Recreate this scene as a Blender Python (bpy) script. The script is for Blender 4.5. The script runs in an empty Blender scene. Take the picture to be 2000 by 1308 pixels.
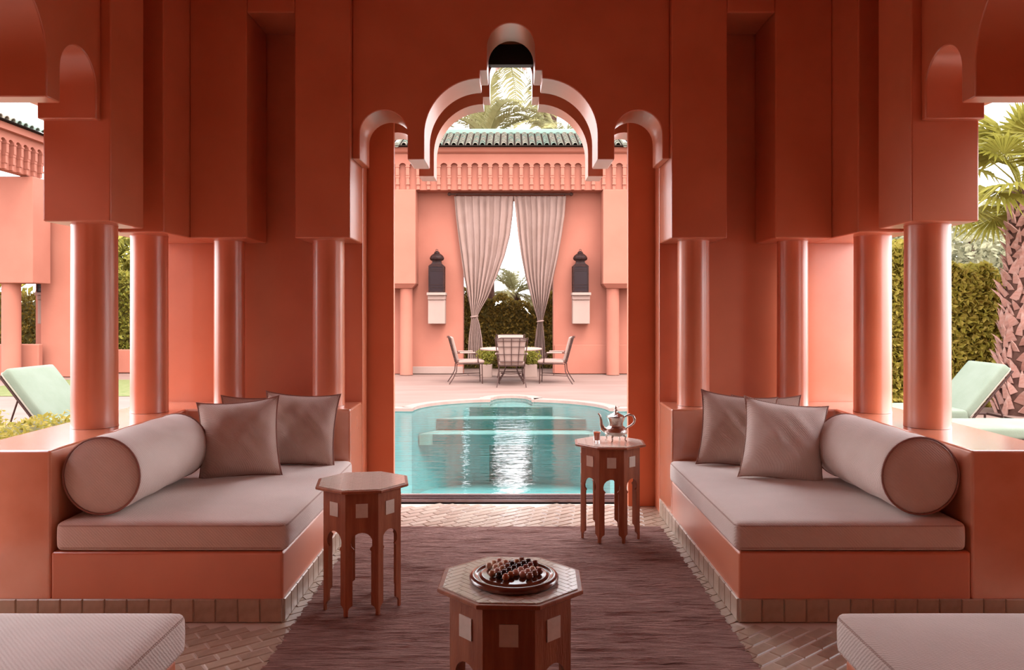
import bpy, bmesh, math, random
from mathutils import Vector, Matrix, Euler
random.seed(7)
PI = math.pi
S = bpy.context.scene
C = S.collection
# ------------------------------------------------------------------ camera
cd = bpy.data.cameras.new('camera'); cam = bpy.data.objects.new('camera', cd); C.objects.link(cam)
cam.location = (0, 0, 1.4); cam.rotation_euler = (PI/2, 0, 0)
cd.sensor_width = 36; cd.lens = 27.0; cd.shift_x = 0.001; cd.shift_y = -0.024; cd.clip_end = 300
S.camera = cam
# ------------------------------------------------------------------ sky and sun
W = bpy.data.worlds.new('sky'); S.world = W; W.use_nodes = True
nt = W.node_tree; bgn = nt.nodes['Background']
tc = nt.nodes.new('ShaderNodeTexCoord'); sp = nt.nodes.new('ShaderNodeSeparateXYZ'); rp = nt.nodes.new('ShaderNodeValToRGB')
nt.links.new(tc.outputs['Generated'], sp.inputs[0]); nt.links.new(sp.outputs['Z'], rp.inputs[0]); nt.links.new(rp.outputs[0], bgn.inputs['Color'])
rp.color_ramp.elements[0].color = (1.0, 0.97, 0.98, 1); rp.color_ramp.elements[0].position = 0.0
rp.color_ramp.elements[1].color = (0.86, 0.88, 1.0, 1); rp.color_ramp.elements[1].position = 1.0
bgn.inputs['Strength'].default_value = 3.2
sl = bpy.data.lights.new('sun', 'SUN'); sun = bpy.data.objects.new('sun', sl); C.objects.link(sun)
sl.energy = 2.0; sl.angle = math.radians(25); sl.color = (1.0, 0.94, 0.86)
sun.rotation_euler = Vector((0.30, -0.62, 1.0)).to_track_quat('Z', 'Y').to_euler()
S.view_settings.view_transform = 'Standard'; S.view_settings.look = 'None'
S.view_settings.gamma = 1.0; S.view_settings.use_curve_mapping = False
S.view_settings.exposure = 1.05

# ------------------------------------------------------------------ materials
MATS = {}
def mat(name, col, rough=0.6, col2=None, scale=3.0, bump=0.0, bscale=40.0, metal=0.0, spec=0.5, coat=0.0, stretch=(1,1,1), bdist=0.01, sub=0.0, lo=0.35, hi=0.65):
    m = bpy.data.materials.new(name); m.use_nodes = True; n = m.node_tree; p = n.nodes['Principled BSDF']
    p.inputs['Base Color'].default_value = (*col, 1); p.inputs['Roughness'].default_value = rough
    p.inputs['Metallic'].default_value = metal; p.inputs['Specular IOR Level'].default_value = spec
    p.inputs['Coat Weight'].default_value = coat; p.inputs['Coat Roughness'].default_value = 0.15
    t = n.nodes.new('ShaderNodeTexCoord'); mp = n.nodes.new('ShaderNodeMapping'); mp.inputs['Scale'].default_value = stretch
    n.links.new(t.outputs['Object'], mp.inputs['Vector'])
    if col2 is not None:
        a = n.nodes.new('ShaderNodeTexNoise'); a.inputs['Scale'].default_value = scale; a.inputs['Detail'].default_value = 5
        n.links.new(mp.outputs[0], a.inputs['Vector'])
        r = n.nodes.new('ShaderNodeValToRGB'); r.color_ramp.elements[0].position = lo; r.color_ramp.elements[1].position = hi
        r.color_ramp.elements[0].color = (*col, 1); r.color_ramp.elements[1].color = (*col2, 1)
        n.links.new(a.outputs['Fac'], r.inputs[0]); n.links.new(r.outputs[0], p.inputs['Base Color'])
    if bump:
        b = n.nodes.new('ShaderNodeTexNoise'); b.inputs['Scale'].default_value = bscale; b.inputs['Detail'].default_value = 3
        n.links.new(mp.outputs[0], b.inputs['Vector'])
        bn = n.nodes.new('ShaderNodeBump'); bn.inputs['Strength'].default_value = bump; bn.inputs['Distance'].default_value = bdist
        n.links.new(b.outputs['Fac'], bn.inputs['Height']); n.links.new(bn.outputs[0], p.inputs['Normal'])
    MATS[name] = m
    return m
def weave(name, col, col2, ws=260.0, strength=0.5):
    m = mat(name, col, 0.88, col2, 4.0); n = m.node_tree; p = n.nodes['Principled BSDF']
    p.inputs['Sheen Weight'].default_value = 0.25; p.inputs['Sheen Roughness'].default_value = 0.5
    t = [x for x in n.nodes if x.type == 'TEX_COORD'][0]
    w = n.nodes.new('ShaderNodeTexWave'); w.wave_type = 'BANDS'; w.bands_direction = 'DIAGONAL'; w.inputs['Scale'].default_value = ws/6
    w.inputs['Distortion'].default_value = 2.5; w.inputs['Detail'].default_value = 2; w.inputs['Detail Scale'].default_value = 3
    n.links.new(t.outputs['Object'], w.inputs['Vector'])
    b = n.nodes.new('ShaderNodeBump'); b.inputs['Strength'].default_value = strength; b.inputs['Distance'].default_value = 0.002
    n.links.new(w.outputs['Fac'], b.inputs['Height']); n.links.new(b.outputs[0], p.inputs['Normal'])
    return m
PLA = mat('tadelakt', (0.64, 0.19, 0.088), 0.34, (0.72, 0.235, 0.118), 2.2, 0.12, 9.0, spec=0.6, coat=0.85, bdist=0.01)
PLA.node_tree.nodes['Principled BSDF'].inputs['Coat Roughness'].default_value = 0.3
PLA.node_tree.nodes['Principled BSDF'].inputs['Coat IOR'].default_value = 1.6
LED = mat('polished_tadelakt', (0.70, 0.26, 0.14), 0.2, (0.80, 0.36, 0.23), 3.0, 0.15, 7.0, spec=0.6, coat=1.0, bdist=0.006)
LED.node_tree.nodes['Principled BSDF'].inputs['Coat IOR'].default_value = 1.8
PLO = mat('terracotta_door_paint', (0.74, 0.21, 0.09), 0.5, (0.78, 0.24, 0.11), 3.0, 0.05, 30)
EXT = mat('pink_render', (0.84, 0.295, 0.198), 0.75, (0.92, 0.34, 0.23), 1.2, 0.1, 30)
EXD = mat('pale_pink_render', (0.76, 0.50, 0.41), 0.75, (0.80, 0.54, 0.44), 3, 0.1, 30)
FAB = weave('rose_linen', (0.66, 0.55, 0.49), (0.72, 0.60, 0.54))
FAB2 = weave('rose_herringbone', (0.46, 0.31, 0.255), (0.53, 0.37, 0.31), 330, 0.8)
PIP = mat('dark_piping', (0.30, 0.14, 0.11), 0.8)
CUR = mat('curtain_linen', (0.58, 0.36, 0.29), 0.9, (0.64, 0.41, 0.34), 3, 0.2, 200)
MINT = mat('mint_canvas', (0.42, 0.50, 0.36), 0.8, (0.47, 0.55, 0.41), 5, 0.2, 120)
CREAM = mat('cream_piping', (0.74, 0.66, 0.52), 0.8)
IRON = mat('brown_iron', (0.10, 0.045, 0.035), 0.5, metal=0.3)
BLK = mat('black_metal', (0.015, 0.012, 0.013), 0.35, metal=0.5)
LANT = mat('lantern_metal', (0.022, 0.008, 0.007), 0.6, (0.05, 0.016, 0.012), 20, metal=0.4)
GLS = mat('dark_glass', (0.014, 0.006, 0.007), 0.3, spec=0.2)
WOOD = mat('red_brown_wood', (0.30, 0.085, 0.035), 0.42, (0.42, 0.14, 0.06), 6, 0.2, 40, stretch=(6, 6, 0.8), coat=0.2)
WOODD = mat('polished_dark_wood', (0.10, 0.025, 0.015), 0.18, (0.18, 0.05, 0.025), 8, coat=0.8, stretch=(1, 6, 1))
PEARL = mat('bone_inlay', (0.74, 0.66, 0.56), 0.22, (0.84, 0.77, 0.68), 22, 0.1, 50, coat=0.6)
GROUT = mat('tile_grout', (0.62, 0.52, 0.44), 0.8)
TILES = [mat('bejmat_a', (0.40, 0.29, 0.21), 0.33, (0.47, 0.35, 0.26), 25, 0.2, 25, coat=0.25),
         mat('bejmat_b', (0.34, 0.25, 0.18), 0.30, (0.43, 0.32, 0.24), 25, 0.2, 25, coat=0.25),
         mat('bejmat_c', (0.45, 0.35, 0.26), 0.36, (0.50, 0.38, 0.28), 25, 0.2, 25, coat=0.25)]
TERR = mat('terrace_stone', (0.49, 0.30, 0.24), 0.55, (0.57, 0.37, 0.30), 1.3, 0.1, 12, stretch=(0.6, 2.5, 1))
COPE = mat('pool_coping', (0.72, 0.46, 0.38), 0.5, (0.80, 0.54, 0.45), 6)
BASIN = mat('pool_plaster', (0.36, 0.62, 0.60), 0.6, (0.42, 0.68, 0.66), 1.5)
STEP = mat('pool_step_plaster', (0.80, 0.72, 0.62), 0.6, (0.86, 0.78, 0.68), 3)
GRASS = mat('lawn', (0.28, 0.33, 0.10), 0.9, (0.40, 0.40, 0.16), 8, 0.6, 60)
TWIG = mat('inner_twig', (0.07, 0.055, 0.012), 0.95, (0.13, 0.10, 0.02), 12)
SOIL = mat('soil', (0.12, 0.07, 0.04), 0.95)
def leafmat(name, a, b, sc=14):
    m = mat(name, a, 0.5, b, sc, lo=0.4, hi=0.6); n = m.node_tree; p = n.nodes['Principled BSDF']
    tr = n.nodes.new('ShaderNodeBsdfTranslucent'); tr.inputs[0].default_value = (*[min(1, v*1.3) for v in b], 1)
    mx = n.nodes.new('ShaderNodeMixShader'); mx.inputs[0].default_value = 0.3
    n.links.new(p.outputs[0], mx.inputs[1]); n.links.new(tr.outputs[0], mx.inputs[2])
    n.links.new(mx.outputs[0], n.nodes['Material Output'].inputs['Surface'])
    return m
LEAFY = leafmat('yellow_green_leaf', (0.55, 0.44, 0.05), (0.95, 0.70, 0.14))
LEAFG = leafmat('green_leaf', (0.24, 0.26, 0.04), (0.70, 0.60, 0.10))
LEAFD = leafmat('dark_hedge_leaf', (0.12, 0.10, 0.03), (0.60, 0.40, 0.07))
LEAFP = leafmat('palm_leaflet', (0.72, 0.66, 0.26), (0.98, 0.88, 0.42), 4)
LEAFF = leafmat('fan_palm_leaf', (0.42, 0.38, 0.05), (0.62, 0.55, 0.10), 4)
LEAFB = leafmat('hazy_tree_leaf', (0.62, 0.60, 0.34), (0.85, 0.82, 0.50), 4)
BARK = mat('palm_boot', (0.85, 0.42, 0.32), 0.9, (0.98, 0.62, 0.50), 14, 0.5, 30)
BARKD = mat('palm_trunk_core', (0.14, 0.06, 0.045), 0.95, (0.24, 0.12, 0.085), 10)
SILV = mat('silver_metal', (0.62, 0.55, 0.50), 0.22, (0.72, 0.66, 0.60), 30, 0.3, 60, metal=1.0)
RT = [mat('roof_tile_a', (0.50, 0.52, 0.40), 0.4, (0.62, 0.56, 0.44), 9), mat('roof_tile_b', (0.38, 0.52, 0.42), 0.35, (0.50, 0.56, 0.44), 9),
      mat('roof_tile_c', (0.58, 0.50, 0.38), 0.45, (0.66, 0.58, 0.46), 9)]
RIDGE = mat('green_glaze', (0.42, 0.62, 0.50), 0.35)
RDECK = mat('roof_gap', (0.022, 0.014, 0.011), 1.0, spec=0.05)
# rug: coarse woven stripes
RUG = mat('woven_rug', (0.20, 0.085, 0.065), 0.95, (0.50, 0.28, 0.23), 9.0, 1.0, 30, stretch=(0.6, 9.0, 1), bdist=0.02, lo=0.3, hi=0.7)
# water: fresnel mix of a tinted clear surface and a mirror
WAT = bpy.data.materials.new('pool_water'); WAT.use_nodes = True; n = WAT.node_tree
for x in list(n.nodes):
    if x.type != 'OUTPUT_MATERIAL': n.nodes.remove(x)
fr = n.nodes.new('ShaderNodeFresnel'); fr.inputs['IOR'].default_value = 1.42
trn = n.nodes.new('ShaderNodeBsdfTransparent'); trn.inputs[0].default_value = (0.58, 0.91, 0.92, 1)
gl = n.nodes.new('ShaderNodeBsdfGlossy'); gl.inputs['Roughness'].default_value = 0.02
mx = n.nodes.new('ShaderNodeMixShader')
tx = n.nodes.new('ShaderNodeTexCoord'); mp = n.nodes.new('ShaderNodeMapping'); mp.inputs['Scale'].default_value = (0.7, 2.2, 1)
no = n.nodes.new('ShaderNodeTexNoise'); no.inputs['Scale'].default_value = 5.5; no.inputs['Detail'].default_value = 3
bm_ = n.nodes.new('ShaderNodeBump'); bm_.inputs['Strength'].default_value = 0.6; bm_.inputs['Distance'].default_value = 0.012
n.links.new(tx.outputs['Object'], mp.inputs[0]); n.links.new(mp.outputs[0], no.inputs['Vector']); n.links.new(no.outputs['Fac'], bm_.inputs['Height'])
n.links.new(bm_.outputs[0], fr.inputs['Normal']); n.links.new(bm_.outputs[0], gl.inputs['Normal'])
n.links.new(fr.outputs[0], mx.inputs[0]); n.links.new(trn.outputs[0], mx.inputs[1]); n.links.new(gl.outputs[0], mx.inputs[2])
n.links.new(mx.outputs[0], n.nodes['Material Output'].inputs['Surface'])

def darken(m, k):
    for nd in m.node_tree.nodes:
        if nd.type == 'VALTORGB':
            for e_ in nd.color_ramp.elements: e_.color = (*[c*k for c in e_.color[:3]], 1)
        elif nd.type == 'BSDF_PRINCIPLED' or nd.type == 'BSDF_TRANSLUCENT':
            c = nd.inputs[0].default_value; nd.inputs[0].default_value = (c[0]*k, c[1]*k, c[2]*k, 1)
for m_ in (EXT, EXD, CUR, MINT, TERR, COPE, STEP, GRASS, LEAFY, LEAFG, LEAFD, LEAFP, LEAFF, LEAFB, BARK, BARKD, RIDGE, CREAM) + tuple(RT): darken(m_, 0.36); m_.node_tree.nodes['Principled BSDF'].inputs['Specular IOR Level'].default_value = 0.12
for m_ in (LANT, IRON): m_.node_tree.nodes['Principled BSDF'].inputs['Specular IOR Level'].default_value = 0.15; m_.node_tree.nodes['Principled BSDF'].inputs['Metallic'].default_value = 0.0; darken(m_, 0.5)
darken(BASIN, 0.8); darken(STEP, 1.5)
for m_ in RT: darken(m_, 0.9)

def clear(name, col, rough=0.02, ior=1.45):
    m = bpy.data.materials.new(name); m.use_nodes = True; p = m.node_tree.nodes['Principled BSDF']
    p.inputs['Base Color'].default_value = (*col, 1); p.inputs['Transmission Weight'].default_value = 1.0
    p.inputs['Roughness'].default_value = rough; p.inputs['IOR'].default_value = ior
    return m
GLASS = clear('clear_glass', (1, 1, 1))
TEA = mat('orange_tea', (0.80, 0.17, 0.05), 0.1)

# ------------------------------------------------------------------ mesh helper
class MB:
    def __init__(s): s.v = []; s.f = []
    def add(s, vs, fs):
        o = len(s.v); s.v += [tuple(v) for v in vs]; s.f += [tuple(i+o for i in f) for f in fs]; return s
    def box(s, x0, x1, y0, y1, z0, z1):
        vs = [(x, y, z) for z in (z0, z1) for y in (y0, y1) for x in (x0, x1)]
        return s.add(vs, [(0,2,3,1), (4,5,7,6), (0,1,5,4), (2,6,7,3), (0,4,6,2), (1,3,7,5)])
    def obox(s, c, dx, dy, dz, rz=0, rx=0, ry=0):
        M = Matrix.Translation(c) @ Euler((rx, ry, rz)).to_matrix().to_4x4()
        vs = [M @ Vector((x*dx/2, y*dy/2, z*dz/2)) for z in (-1, 1) for y in (-1, 1) for x in (-1, 1)]
        return s.add(vs, [(0,2,3,1), (4,5,7,6), (0,1,5,4), (2,6,7,3), (0,4,6,2), (1,3,7,5)])
    def prism(s, poly, a, b, axis='y'):
        """poly: 2D points; axis y -> (u,v)=(x,z); axis x -> (y,z); axis z -> (x,y)"""
        n = len(poly)
        def P(p, t): return {'y': (p[0], t, p[1]), 'x': (t, p[0], p[1]), 'z': (p[0], p[1], t)}[axis]
        return s.add([P(p, a) for p in poly] + [P(p, b) for p in poly],
                     [tuple(range(n)), tuple(range(2*n-1, n-1, -1))] + [(i, i+n, (i+1) % n+n, (i+1) % n) for i in range(n)])
    def tube(s, pts, r, seg=8, cap=True, closed=False):
        pts = [Vector(p) for p in pts]; n = len(pts); rs = r if isinstance(r, (list, tuple)) else [r]*n
        vs = []; up = None
        for i, p in enumerate(pts):
            if closed: d = (pts[(i+1) % n]-pts[i-1]).normalized()
            else: d = (pts[min(i+1, n-1)]-pts[max(i-1, 0)]).normalized()
            if up is None: up = Vector((0, 0, 1)) if abs(d.z) < 0.9 else Vector((1, 0, 0))
            a = d.cross(up).normalized(); b = a.cross(d).normalized(); up = b
            vs += [p + (a*math.cos(2*PI*k/seg) + b*math.sin(2*PI*k/seg))*rs[i] for k in range(seg)]
        fs = []
        for i in range(n if closed else n-1):
            for k in range(seg):
                j = (i+1) % n
                fs.append((i*seg+k, i*seg+(k+1) % seg, j*seg+(k+1) % seg, j*seg+k))
        if cap and not closed: fs += [tuple(range(seg-1, -1, -1)), tuple(range((n-1)*seg, n*seg))]
        return s.add(vs, fs)
    def lathe(s, prof, seg=24, c=(0, 0, 0), rot=0, M=None, sq=None):
        vs = []; M = M or Matrix.Identity(4)
        for r, z in prof:
            for k in range(seg):
                a = 2*PI*k/seg + rot; vs.append(M @ Vector((c[0]+r*math.cos(a), c[1]+r*math.sin(a), c[2]+z)))
        n = len(prof); fs = []
        for i in range(n-1):
            for k in range(seg): fs.append((i*seg+k, i*seg+(k+1) % seg, (i+1)*seg+(k+1) % seg, (i+1)*seg+k))
        fs += [tuple(range(seg-1, -1, -1)), tuple(range((n-1)*seg, n*seg))]
        return s.add(vs, fs)
    def mesh(s, name, m, smooth=False, ang=40):
        me = bpy.data.meshes.new(name); me.from_pydata(s.v, [], s.f); me.update(); me.materials.append(m)
        b = bmesh.new(); b.from_mesh(me); bmesh.ops.recalc_face_normals(b, faces=b.faces[:]); b.to_mesh(me); b.free()
        if smooth:
            me.polygons.foreach_set('use_smooth', [True]*len(me.polygons))
            try: me.set_sharp_from_angle(angle=math.radians(ang))
            except Exception: pass
        return me
    def build(s, name, m, parent=None, smooth=False, bevel=0, loc=None, rz=0, seg=2, ang=40):
        o = bpy.data.objects.new(name, s.mesh(name, m, smooth, ang)); C.objects.link(o)
        if parent is not None: o.parent = parent
        if loc is not None: o.location = loc
        o.rotation_euler.z = rz
        if bevel:
            md = o.modifiers.new('bevel', 'BEVEL'); md.width = bevel; md.segments = seg; md.limit_method = 'ANGLE'; md.angle_limit = math.radians(35)
        return o
def put(name, me, parent, loc=(0,0,0), rot=(0,0,0), scale=(1,1,1)):
    o = bpy.data.objects.new(name, me); C.objects.link(o); o.parent = parent; o.location = loc; o.rotation_euler = rot; o.scale = scale
    return o
def tag(o, label, cat, group=None, kind=None):
    o['label'] = label; o['category'] = cat
    if group: o['group'] = group
    if kind: o['kind'] = kind
    return o
def thing(name, label, cat, loc=(0,0,0), rz=0, group=None):
    o = bpy.data.objects.new(name, None); C.objects.link(o); o.location = loc; o.rotation_euler.z = rz; o.empty_display_size = 0.1
    return tag(o, label, cat, group)
def struct(o): o['kind'] = 'structure'; return o
def dup(o, loc=None, rz=None, label=None, parent=None):
    c = o.copy(); C.objects.link(c)
    if parent is not None: c.parent = parent
    if loc is not None: c.location = loc
    if rz is not None: c.rotation_euler.z = rz
    if label: c['label'] = label
    for ch in list(o.children): dup(ch, parent=c)
    return c

# ------------------------------------------------------------------ cusped arch outline (half width 1.025, springing at 2.379)
ZS = 2.379
def arch_profile():
    L = [(-1.025, ZS), (-0.977, ZS)]
    def arc(cx, cz, r, a0, a1, n):
        return [(cx+r*math.cos(math.radians(a0+(a1-a0)*i/n)), cz+r*math.sin(math.radians(a0+(a1-a0)*i/n))) for i in range(n+1)]
    L += arc(-0.8225, 2.538, 0.1545, 180, 0, 18) + [(-0.668, ZS-0.004), (-0.560, ZS-0.004)]
    L += arc(-0.196, 2.534, 0.364, 180, 91, 16)
    L += [(-0.203, 2.950), (-0.155, 2.950)]
    T = arc(0, 3.10, 0.155, 180, 90, 10)
    H = L + T
    return H + [(-x, z) for x, z in reversed(H[:-1])]
AP = arch_profile()
ZT = 3.62
def arch_wall(mb, c, a, b, axis, zt=ZT):
    mb.prism([(c-1.025, zt)] + [(c+x, z) for x, z in AP] + [(c+1.025, zt)], a, b, axis)

# ------------------------------------------------------------------ STRUCTURE: pavilion room
struct(MB().box(-3.05, 3.05, -3.2, 5.56, -0.10, -0.0015).build('floor', GROUT))
m = MB(); m.box(-2.6, 2.6, 0.5, 5.9, ZT, ZT+0.15)
struct(m.build('ceiling', PLA))
# back wall: cusped arch panel, piers, recesses
m = MB(); arch_wall(m, 0, 4.96, 5.30, 'y')
struct(m.build('wall_back', PLA, smooth=True, ang=30, bevel=0.006))
for sgn, side in ((-1, 'left'), (1, 'right')):
    m = MB()
    def bx(x0, x1, y0, y1, z0, z1): m.box(min(sgn*x0, sgn*x1), max(sgn*x0, sgn*x1), y0, y1, z0, z1)
    bx(1.025, 1.38, 4.90, 5.30, 1.86, ZT)           # pier over the inner column
    bx(1.38, 1.686, 4.90, 5.30, 3.30, ZT)           # lintel over the slot
    bx(1.686, 2.05, 4.90, 5.30, 1.86, ZT)           # pier over the corner column
    struct(m.build('wall_back_' + side, PLA, bevel=0.008))
    m = MB(); bx(1.025, 2.44, 5.31, 5.47, 0.0, ZT)
    struct(m.build('wall_rear_' + side, PLA, bevel=0.006))
    m = MB()                                         # side wall: blocks and cusped arch turned sideways
    bx(2.07, 2.42, 3.97, 4.33, 1.86, ZT)
    bx(2.30, 2.42, 4.33, 4.535, 1.86, ZT)
    bx(2.05, 2.42, 4.535, 5.30, 1.86, ZT)
    bx(2.07, 2.42, 0.95, 1.92, 1.86, ZT)
    struct(m.build('wall_' + side, PLA, bevel=0.008))
    m = MB(); arch_wall(m, 2.945, sgn*2.12, sgn*2.42, 'x')
    struct(m.build('wall_arch_' + side, PLA, smooth=True, ang=30, bevel=0.006))
    a_, b_ = sorted((sgn*2.43, sgn*3.25)); struct(MB().box(a_, b_, -0.5, 6.2, ZT+0.001, ZT+0.13).build('ceiling_added_shade_' + side, PLA))  # unseen gallery roof, added to cut the high sky light
    # outer screen arch beyond the loggia
    pts = [(1.5, ZT), (1.5, 2.36), (4.14, 2.36), (4.22, 2.36)]
    pts += [(4.22+0.75*(1-math.cos(t*PI/20)), 2.42+0.30*math.sin(t*PI/20)) for t in range(0, 11)]
    pts += [(6.2, 2.72), (6.2, ZT)]
    m = MB().prism(pts, sgn*2.92, sgn*3.06, 'x')
    a_, b_ = sorted((sgn*2.92, sgn*3.06)); m.box(a_, b_, -0.5, 2.4 if sgn < 0 else 3.4, 0, 2.359)  # unseen solid infill, added to block light through the side arches
    m.box(a_, b_, -0.5, 1.499, 2.36, ZT)
    struct(m.build('wall_outer_' + side, PLA, bevel=0.005))
m = MB(); m.box(-3.2, 3.2, -3.1, -2.9, 0, ZT); m.box(-3.2, -3.0, -2.89, 0.54, 0, ZT); m.box(3.0, 3.2, -2.89, 0.54, 0, ZT); m.box(-3.2, 3.2, -3.1, 0.49, ZT+0.001, ZT+0.15)
struct(m.build('wall_added_hall_block', PLA))  # unseen shell added behind the camera to keep light off front faces
m = MB(); arch_wall(m, 0, 0.55, 0.94, 'y')
m.box(-2.42, -1.025, 0.55, 0.94, 0, ZT); m.box(1.025, 2.42, 0.55, 0.94, 0, ZT)
struct(m.build('wall_front', PLA, smooth=True, ang=30))
m = MB(); arch_wall(m, 0, 5.58, 5.80, 'y')
m.box(-2.44, -1.025, 5.58, 5.80, 0, ZT); m.box(1.025, 2.44, 5.58, 5.80, 0, ZT)
struct(m.build('wall_front_outer', PLA, smooth=True, ang=30))
for i, sgn in enumerate((-1, 1)):
    m = MB(); x0, x1 = sorted((sgn*0.838, sgn*1.35)); m.box(x0, x1, 5.49, 5.545, 0.0, 3.15)
    o = struct(m.build('door_%d' % (i+1), PLO, bevel=0.004))
o = MB().box(-1.4, 1.4, 5.485, 5.555, 3.155, 3.30).build('door_head_rail', BLK); tag(o, 'black sliding door head rail seen inside the top lobe of the arch', 'rail')
r = thing('sliding_door_track', 'dark metal sliding door track on the floor along the pool edge', 'track', (0, 5.67, 0))
MB().box(-1.02, 1.02, -0.09, 0.09, -0.006, 0.004).build('track_plate', BLK, r)
for y in (-0.075, -0.02, 0.035, 0.082): MB().box(-1.02, 1.02, y-0.007, y+0.007, 0.0045, 0.022).build('track_rib', mat('track_rib_metal', (0.30, 0.22, 0.22), 0.3, metal=0.8) if 'track_rib_metal' not in MATS else MATS['track_rib_metal'], r)

# columns
def column(x, y, rad, label):
    prof = [(rad*1.02, 0), (rad, 0.01)] + [(rad*(1-0.02*t/8), 0.01+1.08*t/8*0.99) for t in range(1, 9)] + [(rad, 1.089)]
    o = MB().lathe(prof, 32).build('column', PLA, smooth=True, loc=(x, y, 0.771)); tag(o, label, 'column', 'terracotta columns on the bench ledges')
for sgn, side in ((-1, 'left'), (1, 'right')):
    column(sgn*2.26, 4.17, 0.116, 'nearest round terracotta column, on the %s bench ledge' % side)
    column(sgn*2.25, 4.78, 0.110, 'round terracotta column standing second from the front on the %s bench ledge' % side)
    column(sgn*1.88, 5.13, 0.100, 'round terracotta column in the rear corner of the %s bench ledge' % side)
    column(sgn*1.215, 5.12, 0.106, 'round terracotta column on the %s ledge beside the central doorway' % side)

# ------------------------------------------------------------------ floor tiles (diagonal)
def tile_mesh(w, d, h, m, name='tile', bev=0.004):
    mb = MB(); x, y = w/2, d/2; b = bev
    vs = [(-x,-y,0), (x,-y,0), (x,y,0), (-x,y,0), (-x,-y,h-b), (x,-y,h-b), (x,y,h-b), (-x,y,h-b), (-x+b,-y+b,h), (x-b,-y+b,h), (x-b,y-b,h), (-x+b,y-b,h)]
    fs = [(0,3,2,1)] + [(i, (i+1) % 4, 4+(i+1) % 4, 4+i) for i in range(4)] + [(4+i, 4+(i+1) % 4, 8+(i+1) % 4, 8+i) for i in range(4)] + [(8,9,10,11)]
    return mb.add(vs, fs).mesh(name, m)
fl = bpy.data.objects['floor']
FT = [tile_mesh(0.1255, 0.0585, 0.010, t) for t in TILES]
rest = MB(); cnt = 0
P = 0.133; Q = 0.0655
spots = []
for i in range(-60, 61):
    for j in range(-110, 111):
        u = (i + (0.5 if j % 2 else 0))*P; v = j*Q
        a = math.radians(38); x = u*math.cos(a)-v*math.sin(a); y = u*math.sin(a)+v*math.cos(a)+3.2
        if abs(x) > 2.9 or y < -1 or y > 5.52: continue
        if 1.065 < abs(x) < 2.56 and (y > 3.41 or y < 2.48): continue
        if abs(x) > 1.06 and y > 4.8: continue
        vis = (4.97 < y and abs(x) < 0.99) or (0.98 < abs(x) < 1.75 and 2.62 < y < 3.42)
        spots.append((x, y, vis))
ra = random.Random(3)
for x, y, vis in spots:
    if vis and cnt < 290:
        put('tile', FT[ra.choice((0, 0, 1, 2))], fl, (x, y, -0.0075+ra.uniform(-0.0012, 0.0012)), (ra.uniform(-.01, .01), ra.uniform(-.01, .01), math.radians(38)+ra.uniform(-.01, .01))); cnt += 1
    elif abs(x) < 2.9:
        rest.obox((x, y, -0.003), 0.1255, 0.0585, 0.011, rz=math.radians(38))
o = rest.build('tile_paving', TILES[0], fl); o['kind'] = 'stuff'

# ------------------------------------------------------------------ built-in benches
BT = [tile_mesh(0.096, 0.103, 0.012, t) for t in TILES]
def bench(sgn, side):
    r = thing('built_in_bench', 'terracotta plastered %s bench with tiled foot, beneath the %s columns' % (side, side), 'bench', (sgn*1.8, 4.4, 0))
    def L(x0, x1, y0, y1, z0, z1, mb):
        a, b = sorted((sgn*x0-sgn*1.8, sgn*x1-sgn*1.8)); mb.box(a, b, y0-4.4, y1-4.4, z0, z1)
    m = MB(); L(1.025, 2.068, 3.45, 4.898, 0.0, 0.315, m); m.build('seat_base', PLA, r, bevel=0.012, seg=3)
    m = MB(); x = lambda v: sgn*(v-1.8)
    poly = [(x(2.07), 3.45-4.4), (x(2.50), 3.45-4.4), (x(2.50), 5.30-4.4), (x(1.025), 5.30-4.4), (x(1.025), 4.90-4.4), (x(2.07), 4.90-4.4)]
    m.prism(poly, 0.0, 0.77, 'z'); m.build('back_ledge', LED, r, bevel=0.012, seg=3)
    m = MB(); L(1.0225, 2.50, 3.4475, 3.4495, 0, 0.106, m); m.build('grout_bed', GROUT, r)
    m = MB(); L(1.0225, 1.0245, 3.45, 5.29, 0, 0.106, m); m.build('grout_bed', GROUT, r)
    for k in range(15):
        put('tile', BT[ra.choice((0, 0, 1, 2))], r, (sgn*(1.075+k*0.0995-1.8), 3.452-4.4, 0.054), (PI/2, 0, ra.uniform(-.006, .006)))
    for k in range(18):
        put('tile', BT[ra.choice((0, 0, 1, 2))], r, (sgn*(1.027-1.8), 3.50+k*0.0995-4.4, 0.054), (PI/2, 0, -sgn*PI/2+ra.uniform(-.006, .006)))
    return r
bench(-1, 'left'); bench(1, 'right')
def near_bench(sgn, side):
    r = thing('built_in_bench', 'plastered %s bench in the near foreground, cut off by the frame' % side, 'bench', (sgn*1.5, 1.7, 0))
    a, b = sorted((sgn*1.045-sgn*1.5, sgn*2.068-sgn*1.5))
    MB().box(a, b, 0.98-1.7, 2.40-1.7, 0, 0.315).build('seat_base', PLA, r, bevel=0.012, seg=3)
near_bench(-1, 'left'); near_bench(1, 'right')

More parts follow.
